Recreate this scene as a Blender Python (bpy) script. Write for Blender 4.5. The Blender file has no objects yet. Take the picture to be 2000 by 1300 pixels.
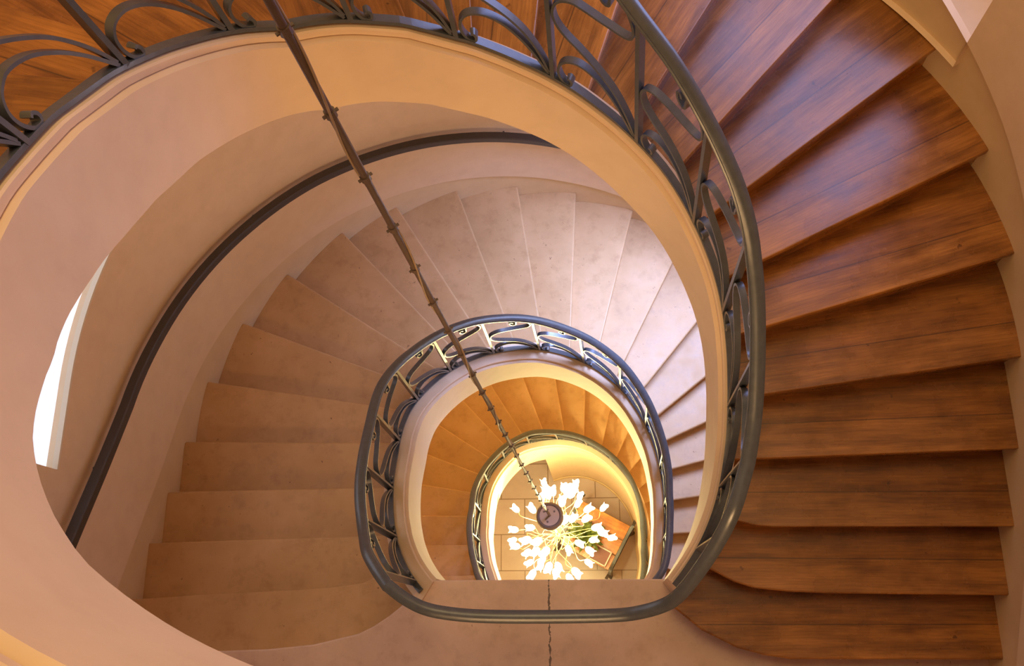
import bpy, bmesh, math, random
import numpy as np
from mathutils import Vector, Matrix

P_W1, P_W2, P_W3, P_TOP, P_CH, P_AMB, P_LAND, EXPO = 1.5, 1.5, 135, 95, 52, .36, 17, -.12
CAMX = (0.99499914, -0.03070722, -0.09504615)
CAMY = (-0.0, -0.95157054, 0.30743048)
CAMZ = (-0.09988345, -0.30589307, -0.94681188)
# measured plan curves (radius by angle about the well centre), step nosings and lamp positions, in metres
BAKE = {"rhoU":[1.169,1.16,1.15,1.141,1.13,1.119,1.107,1.094,1.08,1.064,1.047,1.03,1.012,0.995,0.978,0.962,0.946,0.931,0.917,0.904,0.89,0.877,0.865,0.853,0.842,0.832,0.823,0.815,0.807,0.8,0.795,0.791,0.789,0.788,0.787,0.788,0.791,0.796,0.801,0.808,0.814,0.82,0.826,0.832,0.838,0.844,0.849,0.854,0.856,0.856,0.854,0.851,0.847,0.841,0.835,0.827,0.818,0.812,0.807,0.804,0.804,0.806,0.809,0.815,0.82,0.826,0.832,0.838,0.844,0.849,0.854,0.859,0.865,0.871,0.878,0.884,0.891,0.898,0.905,0.911,0.916,0.92,0.923,0.925,0.927,0.928,0.93,0.931,0.932,0.932,0.932,0.932,0.931,0.932,0.933,0.935,0.939,0.944,0.951,0.959,0.967,0.976,0.986,0.997,1.008,1.019,1.029,1.039,1.049,1.058,1.067,1.076,1.084,1.093,1.103,1.113,1.123,1.133,1.13,1.111,1.11,1.112,1.116,1.134,1.174,1.175],"rhoM":[0.874,0.873,0.872,0.873,0.881,0.89,0.9,0.91,0.921,0.931,0.934,0.929,0.921,0.912,0.902,0.892,0.881,0.87,0.859,0.846,0.834,0.821,0.808,0.796,0.785,0.775,0.767,0.76,0.753,0.748,0.744,0.742,0.743,0.746,0.75,0.754,0.758,0.762,0.766,0.769,0.772,0.774,0.777,0.78,0.783,0.787,0.791,0.795,0.8,0.804,0.809,0.813,0.817,0.821,0.825,0.828,0.832,0.836,0.841,0.846,0.851,0.856,0.859,0.861,0.863,0.865,0.867,0.868,0.87,0.871,0.871,0.872,0.871,0.87,0.869,0.866,0.863,0.859,0.854,0.849,0.844,0.839,0.834,0.831,0.828,0.826,0.822,0.818,0.814,0.81,0.808,0.809,0.81,0.811,0.812,0.813,0.816,0.822,0.829,0.836,0.844,0.854,0.869,0.884,0.899,0.915,0.933,0.946,0.95,0.949,0.949,0.951,0.954,0.956,0.958,0.956,0.95,0.94,0.928,0.915,0.902,0.889,0.879,0.875,0.875,0.874],"rhoL":[0.874,0.873,0.872,0.871,0.871,0.87,0.868,0.863,0.861,0.859,0.856,0.855,0.861,0.88,0.88,0.866,0.851,0.836,0.824,0.814,0.805,0.796,0.787,0.779,0.771,0.766,0.762,0.759,0.756,0.753,0.749,0.749,0.752,0.757,0.763,0.769,0.776,0.785,0.795,0.805,0.815,0.825,0.835,0.844,0.854,0.864,0.874,0.884,0.895,0.906,0.917,0.926,0.931,0.934,0.935,0.935,0.935,0.936,0.937,0.939,0.941,0.942,0.943,0.944,0.944,0.943,0.942,0.939,0.936,0.931,0.926,0.92,0.915,0.909,0.903,0.897,0.89,0.884,0.877,0.871,0.865,0.859,0.854,0.848,0.842,0.837,0.831,0.826,0.821,0.816,0.812,0.807,0.803,0.798,0.794,0.792,0.801,0.813,0.822,0.831,0.84,0.849,0.857,0.866,0.876,0.885,0.895,0.905,0.915,0.925,0.935,0.944,0.951,0.955,0.957,0.956,0.95,0.94,0.928,0.915,0.902,0.889,0.879,0.875,0.875,0.874],"hU":[1.211,1.207,1.199,1.19,1.179,1.168,1.156,1.142,1.128,1.113,1.096,1.079,1.062,1.045,1.029,1.013,0.997,0.982,0.968,0.954,0.941,0.928,0.916,0.904,0.894,0.883,0.874,0.866,0.859,0.852,0.847,0.843,0.841,0.84,0.839,0.841,0.843,0.847,0.852,0.858,0.864,0.87,0.876,0.882,0.888,0.893,0.897,0.901,0.903,0.903,0.902,0.899,0.895,0.889,0.883,0.877,0.87,0.865,0.86,0.858,0.857,0.859,0.862,0.866,0.871,0.876,0.882,0.888,0.893,0.899,0.904,0.906,0.902,0.896,0.893,0.888,0.885,0.888,0.892,0.897,0.902,0.907,0.912,0.918,0.923,0.928,0.934,0.939,0.943,0.946,0.947,0.947,0.948,0.949,0.951,0.954,0.958,0.964,0.971,0.98,0.99,1.001,1.012,1.024,1.037,1.05,1.062,1.074,1.085,1.095,1.104,1.113,1.12,1.123,1.119,1.108,1.093,1.082,1.091,1.111,1.128,1.147,1.168,1.189,1.203,1.21],"hM":[0.96,0.97,0.98,0.987,0.994,1.0,1.006,1.01,1.013,1.012,1.008,1.001,0.995,0.989,0.982,0.97,0.955,0.94,0.924,0.909,0.894,0.88,0.866,0.853,0.84,0.828,0.817,0.809,0.802,0.796,0.793,0.791,0.792,0.795,0.8,0.806,0.812,0.817,0.821,0.825,0.828,0.83,0.833,0.835,0.837,0.84,0.845,0.849,0.854,0.859,0.864,0.868,0.872,0.876,0.88,0.883,0.886,0.889,0.892,0.896,0.899,0.902,0.904,0.906,0.907,0.907,0.909,0.91,0.913,0.915,0.918,0.919,0.921,0.922,0.923,0.923,0.92,0.917,0.912,0.908,0.904,0.9,0.897,0.893,0.89,0.887,0.884,0.882,0.881,0.88,0.878,0.878,0.878,0.878,0.878,0.878,0.882,0.89,0.898,0.906,0.916,0.929,0.943,0.957,0.971,0.988,1.004,1.012,1.012,1.01,1.007,1.004,1.004,1.004,1.004,1.0,0.995,0.987,0.976,0.965,0.953,0.942,0.932,0.928,0.939,0.953],"hL":[0.924,0.923,0.922,0.921,0.92,0.918,0.916,0.914,0.911,0.909,0.908,0.908,0.908,0.908,0.907,0.906,0.905,0.901,0.89,0.876,0.864,0.855,0.846,0.837,0.829,0.823,0.818,0.814,0.81,0.806,0.803,0.797,0.793,0.797,0.803,0.81,0.816,0.821,0.825,0.83,0.835,0.84,0.846,0.852,0.858,0.864,0.871,0.879,0.887,0.894,0.902,0.908,0.914,0.92,0.926,0.934,0.938,0.936,0.934,0.932,0.93,0.929,0.929,0.929,0.929,0.928,0.926,0.924,0.922,0.919,0.916,0.914,0.911,0.908,0.905,0.902,0.9,0.898,0.894,0.889,0.883,0.877,0.871,0.865,0.858,0.852,0.846,0.84,0.834,0.828,0.822,0.816,0.809,0.808,0.811,0.814,0.817,0.82,0.821,0.829,0.844,0.858,0.872,0.886,0.901,0.916,0.932,0.948,0.964,0.975,0.984,0.991,0.997,1.001,1.002,1.0,0.995,0.987,0.976,0.965,0.954,0.944,0.936,0.93,0.926,0.925],"KU":[[0.45,23.0],[0.72,22.0],[0.9526,21.0],[1.3233,20.0],[1.6365,19.0],[1.8947,18.0],[2.1078,17.0],[2.3098,16.0],[2.5072,15.0],[2.9151,14.0],[3.1434,13.0],[3.3416,12.0],[3.5585,11.0],[3.7448,10.0],[3.9501,9.0],[4.1349,8.0],[4.3455,7.0],[4.5496,6.0],[4.7916,5.0],[5.0542,4.0],[5.4147,3.0],[5.62,1.9],[5.75,1.0],[5.95,0.0]],"KM":[[0.45,0.0],[0.72,-1.0],[0.9526,-2.0],[1.3233,-3.0],[1.6365,-4.0],[1.8947,-5.0],[2.1078,-6.0],[2.3098,-7.0],[2.5072,-8.0],[2.7135,-9.0],[2.913,-10.0],[3.114,-11.0],[3.3078,-12.0],[3.5017,-13.0],[3.6821,-14.0],[3.8817,-15.0],[4.0815,-16.0],[4.2587,-17.0],[4.4705,-18.0],[4.7081,-19.0],[4.988,-20.0],[5.35,-21.0],[5.6,-22.0],[5.75,-23.0],[5.9,-24.0]],"NU":{"2":[[2.04,-0.8836],[1.2433,-0.8714],[1.0835,-0.8639],[0.9231,-0.8473],[0.8276,-0.817],[0.7167,-0.7562],[0.6992,-0.7466],[0.6821,-0.7362]],"3":[[2.0402,-0.5961],[0.998,-0.5871],[0.9191,-0.5793],[0.8408,-0.5578],[0.8215,-0.5525],[0.8025,-0.5463],[0.7838,-0.5393],[0.7653,-0.5317]],"4":[[2.0403,-0.2827],[0.8316,-0.3088]],"5":[[2.0406,0.083],[0.8444,-0.0704]],"6":[[2.0091,0.4899],[0.8283,0.1638]],"7":[[1.9013,0.8911],[0.774,0.358]],"8":[[1.6977,1.2993],[0.6743,0.5406]],"9":[[1.4305,1.6405],[0.5528,0.6733]],"10":[[1.0937,1.9282],[0.386,0.7821]],"11":[[0.6508,2.1652],[0.2277,0.8464]],"12":[[0.1796,2.2945],[0.0307,0.8884]],"13":[[-0.2584,2.3179],[-0.1575,0.8834]],"14":[[-0.8733,2.2013],[-0.3467,0.8546]],"1":[[2.0401,-1.1617],[1.0879,-1.1617],[0.965,-1.1438],[0.8444,-1.1121],[0.6826,-1.0314],[0.5695,-0.9376],[0.5541,-0.9248],[0.5393,-0.9114]],"15":[[-1.6221,1.764],[-0.6929,0.7519]],"16":[[-1.9577,1.3882],[-0.8275,0.6354]],"17":[[-2.187,0.9763],[-0.9212,0.4789]],"18":[[-2.3234,0.524],[-0.9811,0.2987]],"19":[[-2.3604,0.0954],[-1.0149,0.0612]],"20":[[-2.3609,-0.2396],[-1.0209,-0.2308]],"21":[[-2.3606,-0.5546],[-0.9659,-0.5246]],"22":[[-2.3609,-0.8706],[-1.9757,-0.849],[-1.3781,-0.8221],[-1.2321,-0.8121],[-1.14,-0.8019],[-1.0566,-0.7891],[-0.991,-0.7576],[-0.973,-0.7489],[-0.9555,-0.7392],[-0.9385,-0.7287],[-0.9219,-0.7175],[-0.9057,-0.7057],[-0.8898,-0.6936]]},"NM":{"-2":[[-2.3606,-0.5546],[-0.908,-0.5234]],"-3":[[-2.3609,-0.2396],[-0.9649,-0.2304]],"-4":[[-2.3604,0.0954],[-0.9729,0.0601]],"-5":[[-2.3234,0.524],[-0.9446,0.2926]],"-6":[[-2.187,0.9763],[-0.8728,0.4599]],"-7":[[-1.9577,1.3882],[-0.7792,0.6032]],"-8":[[-1.6221,1.764],[-0.6652,0.7217]],"-9":[[-1.2576,2.0273],[-0.5102,0.8257]],"-10":[[-0.8243,2.2177],[-0.3463,0.8955]],"-11":[[-0.3717,2.3099],[-0.1654,0.9303]],"-12":[[0.0851,2.3072],[0.0129,0.9211]],"-13":[[0.5374,2.2072],[0.1855,0.8749]],"-14":[[0.9536,2.0182],[0.3311,0.8]],"-15":[[1.3429,1.7278],[0.4682,0.6786]],"-16":[[1.6458,1.377],[0.5734,0.5292]],"-17":[[1.8801,0.9448],[0.6422,0.3963]],"-18":[[2.0005,0.5395],[0.6934,0.2099]],"-19":[[2.0399,0.1747],[0.7215,-0.008]],"-20":[[2.0407,-0.1952],[0.7162,-0.2569]],"-1":[[-2.3609,-0.8706],[-1.9757,-0.849],[-1.3781,-0.8221],[-1.2321,-0.8121],[-1.14,-0.8019],[-1.0566,-0.7891],[-0.991,-0.7576],[-0.973,-0.7489],[-0.9555,-0.7392],[-0.9385,-0.7287],[-0.9219,-0.7175],[-0.9057,-0.7057],[-0.8898,-0.6936],[-0.8742,-0.6811],[-0.8588,-0.6684],[-0.8436,-0.6554]],"0":[[-2.3609,-1.155],[-1.4965,-1.1225],[-1.2635,-1.0999],[-1.0308,-1.0475],[-0.9525,-1.0101],[-0.8746,-0.9601],[-0.8176,-0.915],[-0.8019,-0.9026],[-0.787,-0.8893],[-0.7726,-0.8753],[-0.7589,-0.8608],[-0.7455,-0.8459],[-0.7325,-0.8307],[-0.7199,-0.8152]],"-21":[[2.0402,-0.5961],[0.998,-0.5871],[0.9191,-0.5793],[0.8408,-0.5578],[0.8215,-0.5525],[0.8025,-0.5463],[0.7838,-0.5393],[0.7653,-0.5317],[0.747,-0.5236],[0.7288,-0.5152],[0.7109,-0.5064],[0.693,-0.4974],[0.6753,-0.4881]],"-22":[[2.04,-0.8836],[1.2433,-0.8714],[1.0835,-0.8639],[0.9231,-0.8473],[0.8276,-0.817],[0.7167,-0.7562],[0.6992,-0.7466],[0.6821,-0.7362],[0.6653,-0.7253],[0.6489,-0.7139],[0.6327,-0.7021],[0.6168,-0.69],[0.6011,-0.6777]],"-23":[[2.0401,-1.1617],[1.0879,-1.1617],[0.965,-1.1438],[0.8444,-1.1121],[0.6826,-1.0314],[0.5695,-0.9376],[0.5541,-0.9248],[0.5393,-0.9114],[0.525,-0.8974],[0.5111,-0.8831],[0.4975,-0.8684],[0.4842,-0.8534],[0.4712,-0.8382],[0.4583,-0.8229],[0.4457,-0.8074]]}}
BULBS = [[-0.398, 0.468, -4.974], [-0.37, 0.365, -4.86], [-0.35, 0.325, -4.879], [-0.416, 0.297, -4.824], [-0.299, 0.36, -4.834], [-0.198, 0.418, -4.986], [-0.161, 0.397, -4.991], [-0.063, 0.419, -4.826], [-0.11, 0.349, -4.92], [-0.026, 0.316, -4.929], [-0.045, 0.227, -4.811], [-0.208, 0.265, -4.921], [-0.692, 0.195, -4.911], [-0.521, 0.196, -4.934], [0.057, 0.186, -4.91], [0.215, 0.217, -5.091], [-0.101, 0.078, -4.824], [-0.182, 0.054, -4.74], [0.033, 0.085, -4.901], [-0.53, -0.005, -4.83], [-0.709, -0.014, -4.923], [-0.735, -0.105, -5.073], [-0.691, -0.184, -4.9], [-0.583, -0.124, -4.885], [-0.468, -0.134, -4.901], [-0.586, -0.236, -5.034], [-0.482, -0.246, -4.797], [0.136, 0.0, -4.945], [0.198, -0.056, -4.913], [0.291, -0.108, -4.919], [0.102, -0.132, -4.87], [-0.042, -0.171, -4.756], [-0.151, -0.223, -4.859], [0.063, -0.236, -4.847], [-0.382, -0.241, -4.861], [-0.544, -0.354, -4.836], [-0.522, -0.463, -4.884], [-0.423, -0.313, -4.986], [-0.446, -0.374, -5.008], [-0.359, -0.387, -4.977], [-0.254, -0.4, -4.791], [-0.29, -0.45, -4.948], [0.048, -0.352, -4.918], [-0.087, -0.438, -4.995], [-0.15, -0.501, -4.963]]
C = bpy.context.scene.collection
PI = math.pi
CX, CY = -.16, 0.0
R0 = 2.2
GT = np.arange(0, 2*PI+.01, .05)
A = {k: np.array(BAKE[k]) for k in ('rhoU','rhoM','rhoL','hU','hM','hL','KU','KM')}
rng = random.Random(11)

# ------------------------------------------------------------------ levels
FLOOR_Z = -7.44
L0Z = -3.72            # landing between middle and lowest flight
L2Z = 3.68             # landing the viewer leans from
def ZU(k): return .174*k-.025*max(0.0, k-10)
def ZM(k): return .155*k
def ipu(t): return float(np.interp(t, A['KU'][:,0], A['KU'][:,1]))
def ipm(t): return float(np.interp(t, A['KM'][:,0], A['KM'][:,1]))
def zu(t): return ZU(ipu(t))
def zm(t): return ZM(ipm(t))
def zl(t): return zm(t)+L0Z
def rho(n, t): return float(np.interp(t % (2*PI), GT, A[n]))
def pol(t, r): return (CX-r*math.sin(t), CY-r*math.cos(t))
def theta(x, y): return math.atan2(-(x-CX), -(y-CY)) % (2*PI)

# ------------------------------------------------------------------ helpers
def link(o, parent=None):
    C.objects.link(o)
    if parent is not None: o.parent = parent
    return o
def mesh(name, verts, faces, mat, parent=None, smooth=False, uvs=None):
    me = bpy.data.meshes.new(name)
    me.from_pydata([tuple(map(float, v)) for v in verts], [], faces)
    if mat: me.materials.append(mat)
    if uvs:
        ul = me.uv_layers.new(name='UVMap')
        for l in me.loops: ul.data[l.index].uv = uvs[l.vertex_index]
    me.update()
    bm = bmesh.new(); bm.from_mesh(me); bmesh.ops.recalc_face_normals(bm, faces=bm.faces); bm.to_mesh(me); bm.free()
    if smooth:
        for p in me.polygons: p.use_smooth = True
    return link(bpy.data.objects.new(name, me), parent)
def thing(name, label, cat, loc=(0,0,0), group=None):
    o = bpy.data.objects.new(name, None); o.empty_display_size = .1
    C.objects.link(o); o.location = loc
    tag(o, label, cat, group); return o
def tag(o, label, cat, group=None):
    o['label'] = label; o['category'] = cat
    if group: o['group'] = group
    return o
def struct(o): o['kind'] = 'structure'; return o
def shift(o, loc):
    """move a thing's origin to loc without moving its geometry"""
    for v in o.data.vertices: v.co -= Vector(loc)
    o.location = loc; return o
def bevel(o, w, seg=2):
    m = o.modifiers.new('bevel', 'BEVEL'); m.width = w; m.segments = seg; m.limit_method = 'ANGLE'; m.angle_limit = .7
    return o
def catmull(P, n=6):
    P = [Vector(p) for p in P]; Q = [2*P[0]-P[1]]+P+[2*P[-1]-P[-2]]; out = []
    for i in range(1, len(Q)-2):
        a, b, c, d = Q[i-1:i+3]
        for j in range(n):
            t = j/n
            out.append(.5*((2*b)+(c-a)*t+(2*a-5*b+4*c-d)*t*t+(3*b-a-3*c+d)*t**3))
    out.append(P[-1]); return out
def sweep(P, W, prof):
    """sweep a closed profile [(w, n)] along P; W = preferred width directions"""
    V = []; F = []; m = len(prof); n = len(P)
    for i in range(n):
        T = (P[min(i+1, n-1)]-P[max(i-1, 0)]).normalized()
        w = (W[i]-T*W[i].dot(T)).normalized(); nn = T.cross(w)
        for a, b in prof: V.append(P[i]+w*a+nn*b)
    for i in range(n-1):
        for j in range(m):
            F.append((i*m+j, i*m+(j+1) % m, (i+1)*m+(j+1) % m, (i+1)*m+j))
    F.append(tuple(range(m))[::-1]); F.append(tuple((n-1)*m+j for j in range(m)))
    return V, F
def rectp(w, h): return [(-w/2, -h/2), (w/2, -h/2), (w/2, h/2), (-w/2, h/2)]
def circp(r, n=10): return [(r*math.cos(2*PI*i/n), r*math.sin(2*PI*i/n)) for i in range(n)]
def tube(P, r, n=8):
    P = [Vector(p) for p in P]
    T = (P[-1]-P[0]).normalized(); w = T.orthogonal()
    return sweep(P, [w]*len(P), circp(r, n))
def merge(parts):
    V = []; F = []
    for v, f in parts:
        o = len(V); V += list(v); F += [tuple(i+o for i in q) for q in f]
    return V, F
def box(c, s, rz=0.0):
    V = []
    for z in (-.5, .5):
        for x, y in ((-.5,-.5),(.5,-.5),(.5,.5),(-.5,.5)):
            a, b = x*s[0], y*s[1]
            V.append((c[0]+a*math.cos(rz)-b*math.sin(rz), c[1]+a*math.sin(rz)+b*math.cos(rz), c[2]+z*s[2]))
    return V, [(0,3,2,1),(4,5,6,7),(0,1,5,4),(1,2,6,5),(2,3,7,6),(3,0,4,7)]
def prism(poly, z0, z1):
    n = len(poly); V = [(p[0], p[1], z1) for p in poly]+[(p[0], p[1], z0) for p in poly]
    F = [tuple(range(n)), tuple(range(2*n-1, n-1, -1))]
    for i in range(n): F.append((i, i+n, (i+1) % n+n, (i+1) % n))
    return V, F
def lathe(prof, n=20, c=(0,0,0)):
    V = []; F = []; m = len(prof)
    for i in range(n):
        a = 2*PI*i/n
        for r, z in prof: V.append((c[0]+r*math.cos(a), c[1]+r*math.sin(a), c[2]+z))
    for i in range(n):
        for j in range(m-1):
            F.append((i*m+j, ((i+1) % n)*m+j, ((i+1) % n)*m+j+1, i*m+j+1))
    return V, F

# ------------------------------------------------------------------ materials
def srgb(r, g, b):
    f = lambda c: (c/255/12.92) if c/255 <= .04045 else ((c/255+.055)/1.055)**2.4
    return (f(r), f(g), f(b), 1)
def base_mat(name, col, rough=.6, metal=0, spec=.5):
    m = bpy.data.materials.new(name); m.use_nodes = True
    b = m.node_tree.nodes['Principled BSDF']
    b.inputs['Base Color'].default_value = col; b.inputs['Roughness'].default_value = rough
    b.inputs['Metallic'].default_value = metal; b.inputs['Specular IOR Level'].default_value = spec
    return m, m.node_tree, b
def N(nt, t, **kw):
    n = nt.nodes.new(t)
    for k, v in kw.items():
        if k in n.inputs.keys() if isinstance(k, str) else False: n.inputs[k].default_value = v
        else: setattr(n, k, v)
    return n
def ramp(nt, stops):
    r = nt.nodes.new('ShaderNodeValToRGB'); e = r.color_ramp.elements
    e[0].position, e[0].color = stops[0]; e[1].position, e[1].color = stops[-1]
    for p, c in stops[1:-1]:
        x = e.new(p); x.color = c
    return r
def noise(nt, vec, scale, detail=4, rough=.55):
    n = nt.nodes.new('ShaderNodeTexNoise'); n.inputs['Scale'].default_value = scale
    n.inputs['Detail'].default_value = detail; n.inputs['Roughness'].default_value = rough
    if vec is not None: nt.links.new(vec, n.inputs['Vector'])
    return n
def mixc(nt, fac, a, b, mode='MIX'):
    m = nt.nodes.new('ShaderNodeMix'); m.data_type = 'RGBA'; m.blend_type = mode
    for s, v in ((m.inputs[0], fac), (m.inputs[6], a), (m.inputs[7], b)):
        if hasattr(v, 'type') and hasattr(v, 'is_linked'): nt.links.new(v, s)
        else: s.default_value = v
    return m.outputs[2]
def math_(nt, op, a, b=0.0, c=None):
    m = nt.nodes.new('ShaderNodeMath'); m.operation = op
    for i, v in enumerate((a, b) if c is None else (a, b, c)):
        if hasattr(v, 'is_linked'): nt.links.new(v, m.inputs[i])
        else: m.inputs[i].default_value = v
    return m.outputs[0]
def bump(nt, b, h, strength=.2, dist=.01):
    n = nt.nodes.new('ShaderNodeBump'); n.inputs['Strength'].default_value = strength; n.inputs['Distance'].default_value = dist
    nt.links.new(h, n.inputs['Height']); nt.links.new(n.outputs[0], b.inputs['Normal'])

def plaster(name, c1, c2, rough=.75):
    m, nt, b = base_mat(name, c1, rough)
    geo = nt.nodes.new('ShaderNodeNewGeometry')
    n = noise(nt, geo.outputs['Position'], 1.3, 5); n2 = noise(nt, geo.outputs['Position'], 9, 4)
    r = ramp(nt, [(.35, c1), (.68, c2)]); nt.links.new(n.outputs[0], r.inputs[0])
    r2 = ramp(nt, [(.3, (.90,.88,.86,1)), (.6, (1,1,1,1))]); nt.links.new(n2.outputs[0], r2.inputs[0])
    nt.links.new(mixc(nt, .5, r.outputs[0], r2.outputs[0], 'MULTIPLY'), b.inputs['Base Color'])
    bump(nt, b, n2.outputs[0], .12, .01)
    return m
M_wall = plaster('wall_plaster', (.80,.61,.41,1), (.84,.65,.45,1))
M_string = plaster('stringer_plaster', (.74,.56,.385,1), (.79,.60,.42,1), .6)
M_trim = plaster('skirting_plaster', (.72,.54,.31,1), (.78,.59,.35,1), .7)

def stone_mat(cols=((.54,.33,.15,1), (.64,.41,.20,1), (.71,.47,.26,1))):
    m, nt, b = base_mat('limestone', (.62,.50,.40,1), .5)
    geo = nt.nodes.new('ShaderNodeNewGeometry'); P = geo.outputs['Position']
    n = noise(nt, P, 2.2, 6, .6); n2 = noise(nt, P, 11, 5, .65); n3 = noise(nt, P, 60, 2); n4 = noise(nt, P, 26, 3, .7)
    r = ramp(nt, [(.3, cols[0]), (.55, cols[1]), (.75, cols[2])]); nt.links.new(n.outputs[0], r.inputs[0])
    r2 = ramp(nt, [(.25, (.72,.66,.60,1)), (.5, (1,1,1,1))]); nt.links.new(n2.outputs[0], r2.inputs[0])
    c = mixc(nt, .6, r.outputs[0], r2.outputs[0], 'MULTIPLY')
    r3 = ramp(nt, [(.27, (.25,.17,.13,1)), (.31, (1,1,1,1))]); nt.links.new(n4.outputs[0], r3.inputs[0])
    c = mixc(nt, .7, c, r3.outputs[0], 'MULTIPLY')
    nt.links.new(c, b.inputs['Base Color'])
    rr = ramp(nt, [(.3, (.42,)*3+(1,)), (.7, (.6,)*3+(1,))]); nt.links.new(n2.outputs[0], rr.inputs[0]); nt.links.new(rr.outputs[0], b.inputs['Roughness'])
    bump(nt, b, n3.outputs[0], .08, .004)
    return m, nt, b, c
M_stone, *_ = stone_mat()
def landing_mat():
    m, nt, b, c = stone_mat(((.64,.46,.35,1), (.76,.56,.44,1), (.84,.64,.51,1))); m.name = 'limestone_landing'
    geo = nt.nodes.new('ShaderNodeNewGeometry'); sep = nt.nodes.new('ShaderNodeSeparateXYZ'); nt.links.new(geo.outputs['Position'], sep.inputs[0])
    w = noise(nt, geo.outputs['Position'], 13, 3); w2 = noise(nt, geo.outputs['Position'], 45, 2)
    off = math_(nt, 'MULTIPLY', math_(nt, 'SUBTRACT', w.outputs[0], .5), .018)
    wid = math_(nt, 'MULTIPLY_ADD', w2.outputs[0], .022, -.007)
    d = math_(nt, 'ABSOLUTE', math_(nt, 'SUBTRACT', math_(nt, 'ADD', sep.outputs[0], off), -.052))
    f = math_(nt, 'LESS_THAN', d, wid)
    c2 = mixc(nt, f, c, (.17,.12,.10,1))
    nt.links.new(c2, b.inputs['Base Color']); return m
M_landing = landing_mat()

def wood_mat(name, seed, dark=1.0):
    m, nt, b = base_mat(name, (.2,.08,.03,1), .33, spec=.62)
    tc = nt.nodes.new('ShaderNodeTexCoord'); uv = tc.outputs['UV']
    mp = nt.nodes.new('ShaderNodeMapping'); nt.links.new(uv, mp.inputs[0])
    mp.inputs['Location'].default_value = (seed*3.7, seed*1.9, seed); mp.inputs['Scale'].default_value = (1.2, 9, 1)
    n = noise(nt, mp.outputs[0], 2.2, 7, .62)
    mp2 = nt.nodes.new('ShaderNodeMapping'); nt.links.new(uv, mp2.inputs[0]); mp2.inputs['Location'].default_value = (seed, seed*2.3, 0)
    n2 = noise(nt, mp2.outputs[0], 3.0, 5, .6)
    mp3 = nt.nodes.new('ShaderNodeMapping'); nt.links.new(uv, mp3.inputs[0]); mp3.inputs['Scale'].default_value = (3, 70, 1); mp3.inputs['Location'].default_value = (seed, 0, 0)
    n3 = noise(nt, mp3.outputs[0], 2, 5, .7)
    n5 = noise(nt, mp2.outputs[0], 17, 2, .5)
    wv = nt.nodes.new('ShaderNodeTexWave'); wv.wave_type = 'BANDS'; wv.bands_direction = 'Y'; wv.inputs['Scale'].default_value = 5; wv.inputs['Distortion'].default_value = 9; wv.inputs['Detail'].default_value = 2; wv.inputs['Detail Scale'].default_value = .8
    mp4 = nt.nodes.new('ShaderNodeMapping'); nt.links.new(uv, mp4.inputs[0]); mp4.inputs['Scale'].default_value = (.7, 4, 1); mp4.inputs['Location'].default_value = (seed*1.3, seed*.7, 0)
    nt.links.new(mp4.outputs[0], wv.inputs['Vector'])
    r = ramp(nt, [(.25, (.16*dark,.055*dark,.009*dark,1)), (.5, (.37*dark,.145*dark,.026*dark,1)), (.75, (.56*dark,.235*dark,.045*dark,1))]); nt.links.new(n.outputs[0], r.inputs[0])
    r2 = ramp(nt, [(.32, (.45,.38,.36,1)), (.55, (1,1,1,1))]); nt.links.new(n2.outputs[0], r2.inputs[0])
    c = mixc(nt, .75, r.outputs[0], r2.outputs[0], 'MULTIPLY')
    r3 = ramp(nt, [(.35, (.62,.58,.55,1)), (.6, (1,1,1,1))]); nt.links.new(n3.outputs[0], r3.inputs[0])
    c = mixc(nt, .6, c, r3.outputs[0], 'MULTIPLY')
    rw = ramp(nt, [(.0, (.68,.62,.6,1)), (.35, (1,1,1,1))]); nt.links.new(wv.outputs['Color'], rw.inputs[0])
    c = mixc(nt, .35, c, rw.outputs[0], 'MULTIPLY')
    r5 = ramp(nt, [(.24, (.2,.15,.12,1)), (.28, (1,1,1,1))]); nt.links.new(n5.outputs[0], r5.inputs[0])
    c = mixc(nt, .7, c, r5.outputs[0], 'MULTIPLY')
    # joint between the two boards of a tread; UV.y runs across the tread in metres from the nosing
    sep = nt.nodes.new('ShaderNodeSeparateXYZ'); nt.links.new(uv, sep.inputs[0])
    d = math_(nt, 'ABSOLUTE', math_(nt, 'SUBTRACT', sep.outputs[1], .155))
    f = math_(nt, 'LESS_THAN', d, .0022)
    c = mixc(nt, math_(nt, 'MULTIPLY', f, .65), c, (.04,.018,.008,1))
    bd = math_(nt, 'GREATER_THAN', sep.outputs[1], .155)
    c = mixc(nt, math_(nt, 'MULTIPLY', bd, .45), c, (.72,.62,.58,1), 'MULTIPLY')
    nt.links.new(c, b.inputs['Base Color'])
    rr = ramp(nt, [(.3, (.20,)*3+(1,)), (.7, (.36,)*3+(1,))]); nt.links.new(n2.outputs[0], rr.inputs[0]); nt.links.new(rr.outputs[0], b.inputs['Roughness'])
    bump(nt, b, n3.outputs[0], .12, .003)
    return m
M_wood = [wood_mat('oak_tread_%s' % s, i*1.7+.3, d) for i, (s, d) in enumerate((('warm', 1.0), ('brown', .85), ('pale', 1.1), ('aged', .92), ('amber', 1.05)))]

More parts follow.
